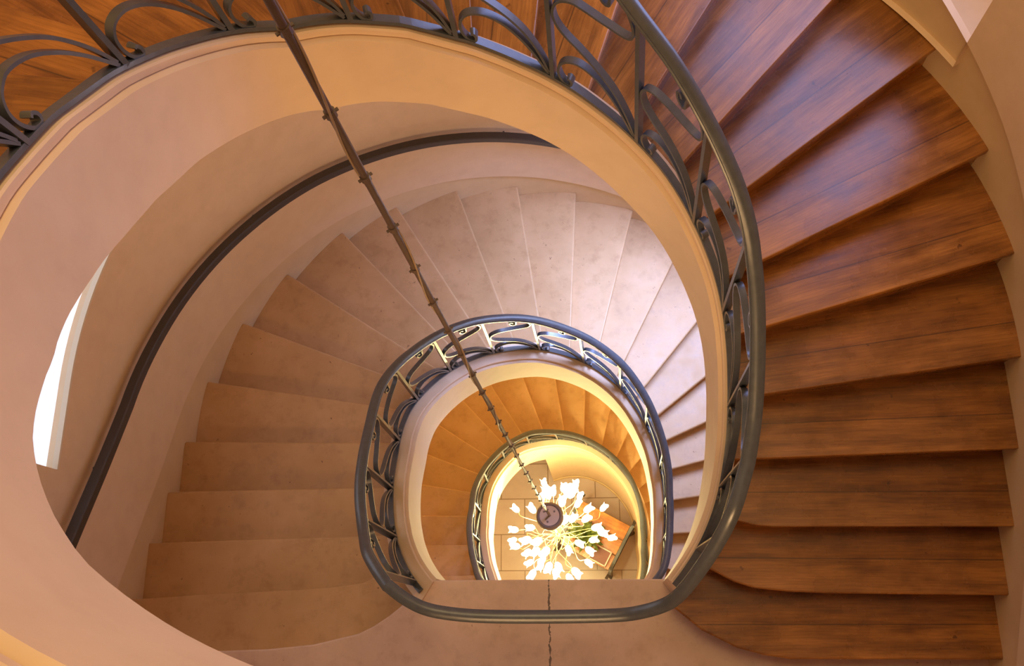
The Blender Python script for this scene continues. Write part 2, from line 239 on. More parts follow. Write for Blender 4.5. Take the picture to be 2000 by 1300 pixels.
def iron_mat(name, col, rough=.42):
    m, nt, b = base_mat(name, col, rough, 0.0, .7)
    geo = nt.nodes.new('ShaderNodeNewGeometry'); n = noise(nt, geo.outputs['Position'], 35, 4)
    r = ramp(nt, [(.3, tuple(c*.75 for c in col[:3])+(1,)), (.7, col)]); nt.links.new(n.outputs[0], r.inputs[0]); nt.links.new(r.outputs[0], b.inputs['Base Color'])
    bump(nt, b, n.outputs[0], .12, .003); b.inputs['Coat Weight'].default_value = .35; b.inputs['Coat Roughness'].default_value = .25
    return m
M_iron = iron_mat('painted_iron', (.075,.088,.105,1), .33)
M_iron_dark = iron_mat('dark_painted_wood', (.030,.022,.020,1), .5)
M_cable = iron_mat('cable_covering', (.085,.050,.032,1), .55)
M_wire = iron_mat('pale_wire', (.32,.22,.13,1), .5)
M_brass, nt_, b_ = base_mat('brass_stem', (.40,.22,.07,1), .5, .2); b_.inputs['Emission Color'].default_value = (1,.6,.25,1); b_.inputs['Emission Strength'].default_value = 0
M_disc, *_ = base_mat('canopy_plate', (.50,.43,.44,1), .45)
M_ring, *_ = base_mat('canopy_ring', (.16,.13,.14,1), .4)
def emis(name, col, s):
    m, nt, b = base_mat(name, (.9,.85,.75,1), .4)
    b.inputs['Emission Color'].default_value = col; b.inputs['Emission Strength'].default_value = s
    return m
M_tulip = emis('lit_frosted_glass', (1,.82,.52,1), 5.0)
M_pane = emis('daylit_window_pane', (.60,.76,1.0,1), 1.15)
M_pane_b = emis('daylit_upper_pane', (.34,.46,1.0,1), 5.0)
M_frame, *_ = base_mat('window_sill_paint', (.78,.68,.52,1), .5)
M_table, *_ = (wood_mat('table_wood', 9.1, 2.0),)
M_pot, *_ = base_mat('terracotta_pot', (.30,.12,.06,1), .7)
M_rim, *_ = base_mat('pale_frame', (.62,.50,.44,1), .5)
M_red, *_ = base_mat('case_inside', (.16,.035,.02,1), .5)
def leaf_mat():
    m, nt, b = base_mat('leaf_green', (.06,.10,.02,1), .5)
    geo = nt.nodes.new('ShaderNodeNewGeometry'); n = noise(nt, geo.outputs['Position'], 14, 2)
    r = ramp(nt, [(.3, (.025,.05,.012,1)), (.7, (.16,.20,.04,1))]); nt.links.new(n.outputs[0], r.inputs[0]); nt.links.new(r.outputs[0], b.inputs['Base Color']); return m
M_leaf = leaf_mat()
def tile_mat():
    m, nt, b = base_mat('floor_tiles', (.5,.4,.33,1), .35)
    geo = nt.nodes.new('ShaderNodeNewGeometry')
    mp = nt.nodes.new('ShaderNodeMapping'); nt.links.new(geo.outputs['Position'], mp.inputs[0]); mp.inputs['Location'].default_value = (.20, .27, 0)
    br = nt.nodes.new('ShaderNodeTexBrick'); nt.links.new(mp.outputs[0], br.inputs['Vector'])
    br.inputs['Scale'].default_value = 1; br.inputs['Brick Width'].default_value = .62; br.inputs['Row Height'].default_value = .46
    br.inputs['Mortar Size'].default_value = .006; br.inputs['Mortar Smooth'].default_value = .1
    br.inputs['Color1'].default_value = (.46,.36,.33,1); br.inputs['Color2'].default_value = (.51,.40,.37,1); br.inputs['Mortar'].default_value = (.22,.14,.10,1)
    n = noise(nt, geo.outputs['Position'], 4, 4); r = ramp(nt, [(.3, (.86,.82,.8,1)), (.7, (1,1,1,1))]); nt.links.new(n.outputs[0], r.inputs[0])
    nt.links.new(mixc(nt, .8, br.outputs[0], r.outputs[0], 'MULTIPLY'), b.inputs['Base Color']); return m
M_tile = tile_mat()

# ------------------------------------------------------------------ outer wall curve
QL = 3.12; QA = PI*R0; QT = 2*QL+QA
def wp(q, R):
    if q < QL: return (CX-R, q-3)
    if q < QL+QA:
        a = (q-QL)/R0; return (CX-R*math.cos(a), .12+R*math.sin(a))
    return (CX+R, .12-(q-QL-QA))
def wq(x, y):
    if y < .12: return (y+3) if x < CX else QL+QA+(.12-y)
    a = math.atan2(y-.12, -(x-CX)); return QL+a*R0
NU = {int(k): v for k, v in BAKE['NU'].items()}; NM = {int(k): v for k, v in BAKE['NM'].items()}
NM[-24] = [[2.04, -1.44], [.6, -1.1], [.3, -.84]]
NU[23] = NM[0]
qU = sorted((wq(*NU[k][0]), float(k)) for k in NU); qU.append((QL+QA+1.62, 0.0)); qU.sort()
qM = sorted((wq(*NM[k][0]), float(k)) for k in NM)
def kU(q): return float(np.interp(q, [a for a, _ in qU], [b for _, b in qU]))
def kM(q): return float(np.interp(q, [a for a, _ in qM], [b for _, b in qM]))
def skU(q): return ZU(kU(q))+.22
def skM(q): return ZM(kM(q))+.22
def skL(q): return skM(q)+L0Z
TOP = 7.2
WIN1 = (2.69, 4.05, .74, 2.15); WIN2 = (7.55, 8.905, 1.40, 3.7); WIN3 = (7.6, 8.9, -1.25, .65)
QS = sorted(set([round(i*.07, 4) for i in range(int(QT/.07)+1)]+[QT, WIN1[0], WIN1[1], WIN2[0], WIN2[1], WIN3[0], WIN3[1]]))
QS = [q for i, q in enumerate(QS) if i == 0 or q-QS[i-1] > 1e-3]
def wall_band(name, mat, R, lo, hi, holes, thick=None):
    V = []; F = []
    def quad(qa, qb, za, zb, zc, zd):
        if zc-za < 1e-3 and zd-zb < 1e-3: return
        o = len(V); a, b = wp(qa, R), wp(qb, R)
        V.extend([(*a, za), (*b, zb), (*b, zd), (*a, zc)]); F.append((o, o+1, o+2, o+3))
    for qa, qb in zip(QS[:-1], QS[1:]):
        qm = (qa+qb)/2; segs = [(lo(qa), lo(qb), hi(qa), hi(qb))]
        for (h0, h1, z0, z1) in sorted(holes, key=lambda h: h[3]):
            if h0 < qm < h1:
                a0, b0, a1, b1 = segs.pop()
                za, zb = (z0(qa), z0(qb)) if callable(z0) else (z0, z0)
                segs += [(a0, b0, max(a0, za), max(b0, zb)), (z1, z1, a1, b1)]
        for s in segs:
            quad(qa, qb, s[0], s[1], s[2], s[3])
            if thick and s is segs[0] and s[0] < 50:   # lower lip back to the skirting plane
                o = len(V); a, b, c, d = wp(qa, R), wp(qb, R), wp(qb, R+thick), wp(qa, R+thick)
                V.extend([(*a, s[0]), (*b, s[1]), (*c, s[1]), (*d, s[0])]); F.append((o, o+1, o+2, o+3))
    me = mesh(name, V, F, mat)
    bm = bmesh.new(); bm.from_mesh(me.data); bmesh.ops.remove_doubles(bm, verts=bm.verts, dist=1e-4)
    bmesh.ops.recalc_face_normals(bm, faces=bm.faces); bm.to_mesh(me.data); bm.free()
    for p in me.data.polygons: p.use_smooth = False
    return struct(me)
def hole_lo(q): return max(WIN2[2], skU(q))
wall_band('wall_round', M_trim, R0, lambda q: FLOOR_Z, lambda q: TOP,
          [(WIN1[0], WIN1[1], WIN1[2], WIN1[3]), (WIN2[0], WIN2[1], skU, WIN2[3]), WIN3])
wall_band('wall_middle', M_wall, R0-.03, skM, lambda q: max(ZU(kU(q))-.30, skM(q)+.01), [WIN1, WIN3], .03)
wall_band('wall_upper', M_wall, R0-.03, skU, lambda q: TOP, [(WIN2[0], WIN2[1], WIN2[2], WIN2[3])], .03)
wall_band('wall_lower', M_wall, R0-.03, skL, lambda q: max(ZM(kM(q))-.30, skL(q)+.01), [], .03)
# landing side walls
V, F = box((CX, -3.06, -.1), (2*R0+.4, .12, TOP-FLOOR_Z+.1)); struct(mesh('wall_south', V, F, M_wall))

def opening(n, win, Rp, mat_pane, zsill, zp=None):
    zp = zp or zsill
    q0, q1, z0, z1 = win; qs = [q0+(q1-q0)*i/16 for i in range(17)]
    V = []; F = []
    for q in qs:
        a, b = wp(q, R0-.028), wp(q, Rp)
        V += [(*a, zsill), (*b, zsill), (*a, z1), (*b, z1)]
    for i in range(16):
        o = i*4; F += [(o, o+1, o+5, o+4), (o+2, o+6, o+7, o+3)]
    for i in (0, 16):
        o = i*4; F.append((o, o+2, o+3, o+1))
    if zp > zsill:
        for i in range(16):
            o = i*4; p, r = wp(qs[i], Rp), wp(qs[i+1], Rp); b0 = len(V)
            V += [(*p, zsill), (*r, zsill), (*r, zp), (*p, zp)]; F.append((b0, b0+1, b0+2, b0+3))
    w = struct(mesh('window_%d' % n, V, F, M_wall))
    V = []; F = []
    for q in qs: V += [(*wp(q, Rp-.005), zp), (*wp(q, Rp-.005), z1)]
    for i in range(16): F.append((2*i, 2*i+2, 2*i+3, 2*i+1))
    mesh('pane', V, F, mat_pane, w)
    if n == 2: return w
    P = [Vector((*wp(q, R0-.022), zsill+.006)) for q in qs]
    V, F = sweep(P, [Vector((wp(q, 1)[0]-CX, wp(q, 1)[1]-(.12 if q > QL else wp(q, 1)[1]), 0)) for q in qs], rectp(.028, .014)); mesh('window_sill', V, F, M_frame, w)
    return w
opening(1, WIN1, R0+.035, M_pane, WIN1[2])
opening(2, WIN2, R0+.34, M_pane_b, WIN2[2], 2.1)
opening(3, WIN3, R0+.20, M_pane, WIN3[2])

# ------------------------------------------------------------------ floor and landings
V, F = box((CX, -.2, FLOOR_Z-.05), (5.2, 5.9, .1)); struct(mesh('floor', V, F, M_tile))

def arc_inner(n, t0, t1, off, m=8): return [pol(t0+(t1-t0)*i/m, rho(n, t0+(t1-t0)*i/m)+off) for i in range(m+1)]
def arc_outer(q0, q1, m=8): return [wp(q0+(q1-q0)*i/m, R0+.008) for i in range(m+1)]
def landing(name, z, label, edge_y, mat):
    left = NM[0][:]              # outer -> inner
    right = [(2.04, -1.22), (.6, -1.05)]
    poly = [(CX-R0-.005, -3.0)]+[tuple(p) for p in left]+[(-.66, edge_y), (.56, edge_y)]+[(.62, -.84), (.80, -.90), (CX+R0+.005, -1.0), (CX+R0+.005, -3.0)]
    V, F = prism(poly, z-.16, z)
    o = mesh(name, V, F, mat); bevel(o, .008, 2)
    shift(o, (CX, -2.0, z)); tag(o, label, 'landing'); return o
landing('stone_landing', 0.0, 'pinkish limestone landing slab with a dark crack behind the straight handrail', -.785, M_landing)
landing('stone_landing', L0Z, 'lower limestone landing mostly hidden beneath the cracked landing', -.80, M_stone)
poly = [(CX-R0-.005, -3.0)]+[tuple(p) for p in NM[0][:-3]]+[(-1.0,-1.14),(-.5, -1.2), (.9, -1.2), (CX+R0+.005, -1.3), (CX+R0+.005, -3.0)]
V, F = prism(poly, L2Z-.2, L2Z); o = mesh('stone_landing', V, F, M_landing); shift(o, (CX, -2.2, L2Z)); tag(o, 'top landing slab beside the upper flight, seen from above', 'landing')

# ------------------------------------------------------------------ steps
def offset_poly(L, d):
    """shift an outer->inner polyline sideways (towards smaller theta = uphill for d > 0)"""
    out = []; n = len(L)
    for i in range(n):
        a = Vector(L[max(i-1, 0)]); b = Vector(L[min(i+1, n-1)]); e = (b-a).normalized()
        nn = Vector((e.y, -e.x)); c = Vector((CX, CY))
        mid = Vector(L[i]); t0 = theta(*mid); t1 = theta(*(mid+nn*.01))
        s = 1 if ((t1-t0+PI) % (2*PI)-PI) < 0 else -1
        out.append(tuple(mid+nn*s*d))
    return out
def dens(L, m):
    out = []
    for a, b in zip(L[:-1], L[1:]):
        for j in range(m): out.append((a[0]+(b[0]-a[0])*j/m, a[1]+(b[1]-a[1])*j/m))
    out.append(tuple(L[-1])); return out
def clip_in(L, curb, off):
    L = [tuple(p) for p in L]; out = [L[0]]
    f = lambda p: math.hypot(p[0]-CX, p[1]-CY)-rho(curb, theta(*p))-off
    for a, b in zip(L[:-1], L[1:]):
        if f(b) <= 0:
            lo, hi = 0.0, 1.0
            for _ in range(30):
                m = (lo+hi)/2; p = (a[0]+(b[0]-a[0])*m, a[1]+(b[1]-a[1])*m)
                if f(p) > 0: lo = m
                else: hi = m
            out.append(p); return out
        out.append(b)
    t = theta(*out[-1]); out.append(pol(t, rho(curb, t)+off)); return out
def step_mesh(name, curb, n_lo, n_hi, z, th, rise, mat, lap=.03, parent=None):
    ins = .036 if curb == 'rhoU' else .085
    A_ = clip_in(n_lo, curb, ins); B_ = clip_in(offset_poly([tuple(p) for p in n_hi], lap), curb, ins)
    ta, tb = theta(*A_[-1]), theta(*B_[-1])
    inner = arc_inner(curb, ta, tb, ins, 6)
    outer = arc_outer(wq(*B_[0]), wq(*A_[0]), 6)
    A2 = dens(A_, 6) if len(A_) <= 3 else dens(A_, 2)
    B2 = dens(B_, 6) if len(B_) <= 3 else dens(B_, 2)
    poly = A2+inner[1:-1]+B2[::-1]+outer[1:-1]
    n = len(poly); V = [(p[0], p[1], z) for p in poly]+[(p[0], p[1], z-th) for p in poly]
    F = [tuple(range(n)), tuple(range(2*n-1, n-1, -1))]+[(i, i+n, (i+1) % n+n, (i+1) % n) for i in range(n)]
    a, b = Vector(A_[0]), Vector(A_[min(1, len(A_)-1)]); e = (b-a).normalized(); nn = Vector((e.y, -e.x))
    mid = (a+b)/2; t0 = theta(*mid); t1 = theta(*(mid+nn*.01)); s = 1 if ((t1-t0+PI) % (2*PI)-PI) < 0 else -1
    uv = [((Vector(p)-a).dot(e), (Vector(p)-a).dot(nn)*s) for p in poly]*2
    o = mesh(name, V, F, mat, parent, uvs=uv)
    bm = bmesh.new(); bm.from_mesh(o.data); bmesh.ops.triangulate(bm, faces=[f for f in bm.faces if len(f.verts) > 4]); bm.to_mesh(o.data); bm.free()
    return o
def riser_mesh(n_lo, z, th, rise, mat, parent, inset, curb):
    L = clip_in(n_lo, curb, .04 if curb == 'rhoU' else .09); L = dens(L, 6) if len(L) <= 3 else L
    a = offset_poly(L, inset); b = offset_poly(L, inset+.02)
    n = len(L); V = []; uv = []; s = 0
    for i in range(n):
        if i: s += math.dist(L[i], L[i-1])
        for p in (a[i], b[i]):
            for zz in (z-th, z-th-rise): V.append((p[0], p[1], zz)); uv.append((s, zz*.9+.5))
    F = []
    for i in range(n-1):
        o = 4*i; F += [(o, o+1, o+5, o+4), (o+2, o+6, o+7, o+3), (o, o+4, o+6, o+2), (o+1, o+3, o+7, o+5)]
    F += [(0, 2, 3, 1), (4*n-4, 4*n-3, 4*n-1, 4*n-2)]
    return mesh('riser', V, F, mat, parent, uvs=uv)
ORD = 'first second third fourth fifth sixth seventh eighth ninth tenth eleventh twelfth thirteenth fourteenth fifteenth sixteenth seventeenth eighteenth nineteenth twentieth twenty-first twenty-second twenty-third'.split()
def place(o, kids, loc):
    shift(o, loc)
    for k in kids:
        for v in k.data.vertices: v.co -= Vector(loc)
    return o
def center_of(L, z):
    a, b = L[0], L[min(1, len(L)-1)]; return ((a[0]+b[0])/2, (a[1]+b[1])/2, z)
for k in range(1, 23):
    z = ZU(k); rise = z-ZU(k-1)
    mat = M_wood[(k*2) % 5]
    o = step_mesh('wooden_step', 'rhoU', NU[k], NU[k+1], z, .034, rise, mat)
    bevel(o, .009, 3)
    r = riser_mesh(NU[k], z, .034, rise-.034, M_wood[(k*2+1) % 5], o, .022, 'rhoU')
    place(o, [r], center_of(NU[k], z))
    where = {1: 'with a curved end beside the landing', 2: 'with a curved inner end', 3: 'with a gently curved inner end'}.get(k, 'on the right side' if k < 8 else 'at the upper right' if k < 12 else 'along the top edge' if k < 16 else 'behind the iron railing at top left')
    tag(o, 'oak step %s, %s one up from the landing' % (where, ORD[k-1]), 'step', 'wooden steps of the upper flight')
def stone_flight(zoff, curb, word, grp, n_last):
    for k in range(-1, n_last-1, -1):
        z = ZM(k)+zoff; up = NM[k+1]
        o = step_mesh('stone_step', curb, NM[k], up, z, .045, .155, M_stone)
        bevel(o, .012, 3)
        r = riser_mesh(NM[k], z, .045, .11, M_stone, o, .014, curb)
        place(o, [r], center_of(NM[k], z))
        tag(o, word % ORD[-k-1], 'step', grp)
stone_flight(0, 'rhoM', 'tan limestone step of the middle flight, %s one down from the cracked landing', 'stone steps of the middle flight', -23)
stone_flight(L0Z, 'rhoL', 'yellow-lit stone step around the chandelier, %s one down in the lowest flight', 'stone steps of the lowest flight', -23)

# ------------------------------------------------------------------ stringers
def interp(tab, t):
    return sum(w*float(np.interp(t+d, [a for a, _ in tab], [b for _, b in tab])) for d, w in ((-.2,.1),(-.1,.2),(0,.4),(.1,.2),(.2,.1)))
TH_U = [(0,.42),(.32,.39),(.49,.35),(.61,.29),(.72,.265),(.88,.265),(1.01,.29),(1.13,.33),(1.24,.36),(1.43,.39),(1.6,.405),(2,.415),(2.5,.395),(3.5,.40),(3.84,.46),(4.5,.49),(4.8,.58),(5.1,.68),(6.3,.72)]
TH_M = [(0,.36),(2,.43),(3.3,.44),(3.8,.48),(4.1,.55),(4.7,.58),(5.2,.62),(6.3,.62)]
TH_L = [(0,.34),(1,.36),(1.6,.46),(2,.56),(2.4,.64),(3,.70),(6.3,.70)]
def stringer(name, label, curb, zf, th, t0, t1, inner, width):
    root = thing(name, label, 'stringer', (CX, CY, zf(t0)))
    ts = np.arange(t0, t1+.001, .035)
    def loft(nm, prof, mat, cap=True):
        V = []; F = []
        for t in ts:
            h = interp(th, t); pts = prof(t, h)
            for off, dz in pts: V.append((*pol(t, rho(curb, t)+off), zf(t)+.08+dz))
        m = len(pts); n = len(ts)
        for i in range(n-1):
            for j in range(m): F.append((i*m+j, i*m+(j+1) % m, (i+1)*m+(j+1) % m, (i+1)*m+j))
        F += [tuple(range(m)), tuple((n-1)*m+j for j in range(m))]
        o = mesh(nm, V, F, mat, root); o.location = -Vector(root.location)
        for p in o.data.polygons: p.use_smooth = len(p.vertices) == 4
        o.data.set_sharp_from_angle(angle=.6)
        return o
    a = inner
    loft('curb', lambda t, h: [(width, 0), (a+.006, 0), (a, -.006), (a, -.030), (a+.012, -.034), (width, -.034)], M_string)
    loft('moulding', lambda t, h: [(width-.004, -.034), (a+.012, -.034), (a-.010, -.037), (a-.018, -.042), (a-.018, -.070), (width-.004, -.07)], M_string)
    loft('face', lambda t, h: [(width-.008, -.07), (a-.018, -.07), (a-.018, -h), (width-.008, -h)], M_string)
    # plaster underside of the flight
    V = []; F = []
    for t in ts:
        h = interp(th, t); p = pol(t, rho(curb, t)+width-.01)
        d = Vector((-math.sin(t), -math.cos(t))); s = 0.0
        q = Vector(p)
        while True:
            dist = math.hypot(q.x-CX, q.y-.12) if q.y > .12 else abs(q.x-CX)
            if dist >= R0 or q.y < -3: break
            q += d*.02
        zi = zf(t)+.08-h+.03
        qq = wq(q.x, q.y); zo = (ZU(kU(qq)) if curb == 'rhoU' else ZM(kM(qq))+(L0Z if curb == 'rhoL' else 0))-.27
        if q.y < -2.9: zo = zi
        V += [(p[0], p[1], zi), (q.x, q.y, min(zo, zi+.3)), (q.x, q.y, min(zo, zi+.3)+.03), (p[0], p[1], zi+.03)]
    n = len(ts)
    for i in range(n-1):
        for j in range(4): F.append((4*i+j, 4*i+(j+1) % 4, 4*i+4+(j+1) % 4, 4*i+4+j))
    F += [(0,1,2,3), (4*n-4, 4*n-3, 4*n-2, 4*n-1)]
    o = mesh('soffit', V, F, M_wall, root); o.location = -Vector(root.location)
    return root
def zu_str(t):
    x = min(1, max(0, (.95-t)/.45)); return zu(t)+.12*x*x*(3-2*x)
TH_U = [(a, b+(zu_str(a)-zu(a))) for a, b in TH_U]
stringer('stair_stringer', 'wide cream plaster stringer sweeping across the top and left, carrying the upper railing', 'rhoU', zu_str, TH_U, .12, 5.60, -.012, .052)
stringer('stair_stringer', 'cream plaster stringer under the middle railing, cut off at the cracked landing', 'rhoM', zm, TH_M, .55, 5.72, 0.0, .125)
stringer('stair_stringer', 'brightly lit yellow plaster stringer ringing the chandelier', 'rhoL', zl, TH_L, .55, 5.72, 0.0, .12)

# wall closing the space below the last half of the lowest flight
V = []; F = []; ts = np.arange(2.84, 5.7, .05)
for t in ts:
    p = pol(t, rho('rhoL', t)-.012); q = pol(t, rho('rhoL', t)+.08)
    zt = zl(t)+.08-interp(TH_L, t)+.04; zt = max(zt, FLOOR_Z+.1)
    V += [(*p, FLOOR_Z), (*p, zt), (*q, zt), (*q, FLOOR_Z)]
n = len(ts)
for i in range(n-1):
    for j in range(4): F.append((4*i+j, 4*i+(j+1) % 4, 4*i+4+(j+1) % 4, 4*i+4+j))
F += [(0,1,2,3), (4*n-4, 4*n-3, 4*n-2, 4*n-1)]
struct(mesh('wall_spandrel', V, F, M_wall, smooth=False))
V = []; F = []
for t in ts:
    p = pol(t, rho('rhoL', t)-.016); V += [(*p, FLOOR_Z), (*p, FLOOR_Z+.09), (*pol(t, rho('rhoL', t)-.024), FLOOR_Z+.085), (*pol(t, rho('rhoL', t)-.026), FLOOR_Z)]
for i in range(n-1):
    for j in range(4): F.append((4*i+j, 4*i+(j+1) % 4, 4*i+4+(j+1) % 4, 4*i+4+j))
struct(mesh('baseboard_spandrel', V, F, M_trim))

# ------------------------------------------------------------------ railings
ARCH = [(.16,.050),(.19,.062),(.215,.045),(.20,.020),(.165,.012),(.11,.020),(.07,.065),(.085,.125),(.17,.185),(.32,.225),(.50,.225),(.66,.185),(.79,.125),(.89,.06),(.955,.015)]
SCR = [(.60,.885),(.57,.905),(.535,.885),(.545,.845),(.60,.83),(.655,.855),(.665,.91),(.70,.955),(.80,.975),(.90,.945),(.945,.885),(.91,.815),(.80,.755),(.62,.70),(.42,.655),(.22,.615),(.09,.555),(.045,.475),(.09,.405),(.20,.36),(.36,.33),(.54,.295),(.70,.245),(.82,.175),(.905,.10),(.96,.03)]
HP = [(-.0275,-.008),(-.024,-.013),(.024,-.013),(.0275,-.008),(.0275,-.002),(.0235,.001),(.0225,.006),(.012,.013),(0,.015),(-.012,.013),(-.0225,.006),(-.0235,.001),(-.0275,-.002)]
def railing(name, label, curb, hcurve, zf, posts, boff, tend0, tend1, hz=.86, before=(), after=()):
    t0, t1 = posts[0], posts[-1]
    root = thing(name, label, 'railing', (*pol(t0, rho(curb, t0)+boff), zf(t0)+.08))
    loc = -Vector(root.location)
    def rad(t): return Vector((-math.sin(t), -math.cos(t), 0))
    def B(t): return Vector((*pol(t, rho(curb, t)+boff), zf(t)+.098))
    def H(t):
        return Vector((*pol(t, rho(hcurve, t)), zf(t)+hz-.016))
    # handrail
    ts = np.arange(tend0, tend1+.001, .04)
    P = [H(t)+Vector((0,0,.012)) for t in ts]
    if before: P = catmull([Vector(p) for p in before]+[P[0]], 6)[:-1]+P
    if after: P = P+catmull([P[-1]]+[Vector(p) for p in after], 6)[1:]
    W = []
    for i in range(len(P)):
        T = P[min(i+1, len(P)-1)]-P[max(i-1, 0)]; w = Vector((T.y, -T.x, 0)).normalized()
        if w.dot(P[i]-Vector((CX, 0, P[i].z))) < 0: w = -w
        W.append(w)
    hp = HP
    T = (P[1]-P[0]).normalized(); w = (W[0]-T*W[0].dot(T)).normalized()
    if T.cross(w).z < 0: hp = [(a, -b) for a, b in hp]
    V, F = sweep(P, W, hp); o = mesh('handrail', V, F, M_iron, root); o.location = loc
    for p in o.data.polygons: p.use_smooth = len(p.vertices) == 4
    o.data.set_sharp_from_angle(angle=.7)
    # flat bar under the handrail and bar at the foot
    ts2 = np.arange(t0-.06, t1+(.17 if curb == 'rhoU' else .05), .04)
    V, F = sweep([B(t) for t in ts2], [rad(t) for t in ts2], rectp(.030, .014)); o = mesh('bottom_rail', V, F, M_iron, root); o.location = loc
    for t in posts:
        b, h = B(t)-Vector((0,0,.0)), H(t)
        V, F = sweep([b, (b+h)/2, h], [rad(t)]*3, rectp(.032, .016)); o = mesh('post', V, F, M_iron, root); o.location = loc
        # foot block
        V, F = box((b.x, b.y, b.z-.008), (.036, .03, .02), -t); 
    for ta, tb in zip(posts[:-1], posts[1:]):
        for nm, pts in (('arch_scroll', ARCH), ('s_scroll', SCR)):
            P = []; W = []
            # the downhill post is at larger theta on every flight
            q2 = catmull([(u, v, 0) for u, v in pts], 4)
            for p in q2:
                t = ta+(tb-ta)*p.x; b, h = B(t), H(t)
                P.append(b+(h-b)*p.y); W.append(rad(t))
            V, F = sweep(P, W, rectp(.026, .0095)); o = mesh(nm, V, F, M_iron, root); o.location = loc
            o.data.set_sharp_from_angle(angle=.7)
    return root
railing('stair_railing', 'dark iron scroll railing of the wooden flight, running on across the cracked landing', 'rhoU', 'hU', zu, [.36,.74,1.12,1.51,1.96,2.34,2.73,3.10,3.46,3.82,4.15,4.48,4.84,5.16,5.42], .018, .30, 5.18, after=[(.708,-.621,1.44),(.652,-.732,1.33),(.584,-.832,1.20),(.525,-.902,1.08),(.473,-.937,.99),(.383,-.963,.92),(.269,-.976,.875),(.005,-.981,.86),(-.263,-.979,.86),(-.415,-.968,.86),(-.525,-.947,.86),(-.616,-.905,.85),(-.700,-.848,.832)])
railing('stair_railing', 'iron scroll railing of the middle stone flight with warm lit posts', 'rhoM', 'hM', zm, [.64,.94,1.26,1.64,2.02,2.38,2.75,3.10,3.44,3.77,4.10,4.45,4.77,5.05,5.35], .078, .88, 5.62, before=[(-.696,-.853,.83),(-.758,-.782,.79),(-.823,-.697,.72)])
railing('stair_railing', 'small iron scroll railing of the lowest flight around the chandelier', 'rhoL', 'hL', zl, [.70,1.02,1.32,1.69,2.07,2.41,2.73,3.04,3.36,3.67,4.0,4.35,4.7,5.0,5.3], .075, .50, 5.70)

# ------------------------------------------------------------------ wall handrail
root = thing('wall_handrail', 'dark handrail bar fixed along the curved plaster wall of the middle flight', 'handrail', (*wp(2.2, R0-.1), skM(2.2)+.7))
loc = -Vector(root.location)
RW = R0-.105
def wrail(q): return Vector((*wp(q, RW), ZM(kM(q))+.945))
qs = np.arange(1.9, QL+QA+1.6, .08); P = [wrail(q) for q in qs]
W = [Vector((wp(q, 2)[0]-CX, (wp(q, 2)[1]-.12) if QL < q < QL+QA else 0, 0)).normalized() for q in qs]
V, F = sweep(P, W, [(-.028,-.022),(-.024,-.028),(.024,-.028),(.028,-.022),(.028,.020),(.022,.027),(-.022,.027),(-.028,.020)])
o = mesh('rail_bar', V, F, M_iron_dark, root); o.location = loc
for q in (2.75, 4.55, 6.35, 8.15, 9.9):
    p = wrail(q); d = Vector((wp(q, 2)[0]-CX, (wp(q, 2)[1]-.12) if QL < q < QL+QA else 0, 0)).normalized()
    V, F = tube(catmull([p+Vector((0,0,-.02)), p+Vector((0,0,-.055))+d*.02, p+d*.05+Vector((0,0,-.06)), p+d*.085+Vector((0,0,-.05))], 4), .007)
    o = mesh('bracket', V, F, M_iron_dark, root); o.location = loc

# ------------------------------------------------------------------ chandelier
CANZ = -3.8; can = Vector((-.276, -.010, CANZ)); hub = Vector((-.262, -.070, -5.0)); top_ = Vector((-.361, .100, 3.5))
ch = thing('chandelier', 'chandelier of lit white tulip glasses on thin brass stems, hanging in the stairwell', 'chandelier', hub)
loc = -hub
dirn = (top_-can).normalized(); start = can+dirn*.02; end = can+dirn*(10.6)
P = [start+(end-start)*i/60 for i in range(61)]
V, F = tube(P, .0105, 10); cab = mesh('suspension_cable', V, F, M_cable, ch, smooth=True); cab.location = loc
P2 = [p+Vector((math.cos(i*.22)*.0125, math.sin(i*.22)*.0125, 0)) for i, p in enumerate([start+(end-start)*i/300 for i in range(301)])]
V, F = tube(P2, .0035, 6); o = mesh('electric_wire', V, F, M_wire, ch, smooth=True); o.location = loc
z = 3.37+.31*8
while z > CANZ+.2:
    s = (z-can.z)/dirn.z; p = can+dirn*s
    w = Vector((.75, .55, 0)).normalized()
    V1 = sweep([p-w*.021, p, p+w*.021], [Vector((0,0,1))]*3, circp(.0045, 6)); V2 = tube([p-dirn*.012, p+dirn*.012], .0145, 10)
    V, F = merge([V1, V2]); o = mesh('cable_tie', V, F, M_cable, ch); o.location = loc
    z -= .31
# canopy
V, F = lathe([(0,.0),(.092,.0),(.092,.012),(0,.012)], 32, can); o = mesh('canopy_plate', V, F, M_disc, ch); o.location = loc
V, F = lathe([(.092,.004),(.100,.016),(.115,.010),(.129,-.022),(.130,-.06),(.118,-.075),(.092,-.078)], 40, can); o = mesh('canopy_ring', V, F, M_ring, ch, smooth=True); o.location = loc
parts = []
for a, r in ((.7, .06), (2.5, .062), (4.4, .058)):
    parts.append(lathe([(0,.018),(.009,.018),(.010,.012)], 10, can+Vector((r*math.cos(a), r*math.sin(a), 0))))
parts.append(box(can+Vector((-.018,-.018,.018)), (.055,.012,.014), .8))
V, F = merge(parts); o = mesh('canopy_screws', V, F, M_ring, ch); o.location = loc
V, F = tube([can+Vector((0,0,-.05)), can+(hub-can)*.5, hub+Vector((0,0,-.05))], .009, 10); o = mesh('stem', V, F, M_brass, ch, smooth=True); o.location = loc
V, F = lathe([(0,.06),(.02,.055),(.035,.03),(.038,0),(.03,-.04),(0,-.06)], 20, hub); o = mesh('hub', V, F, M_brass, ch, smooth=True); o.location = loc
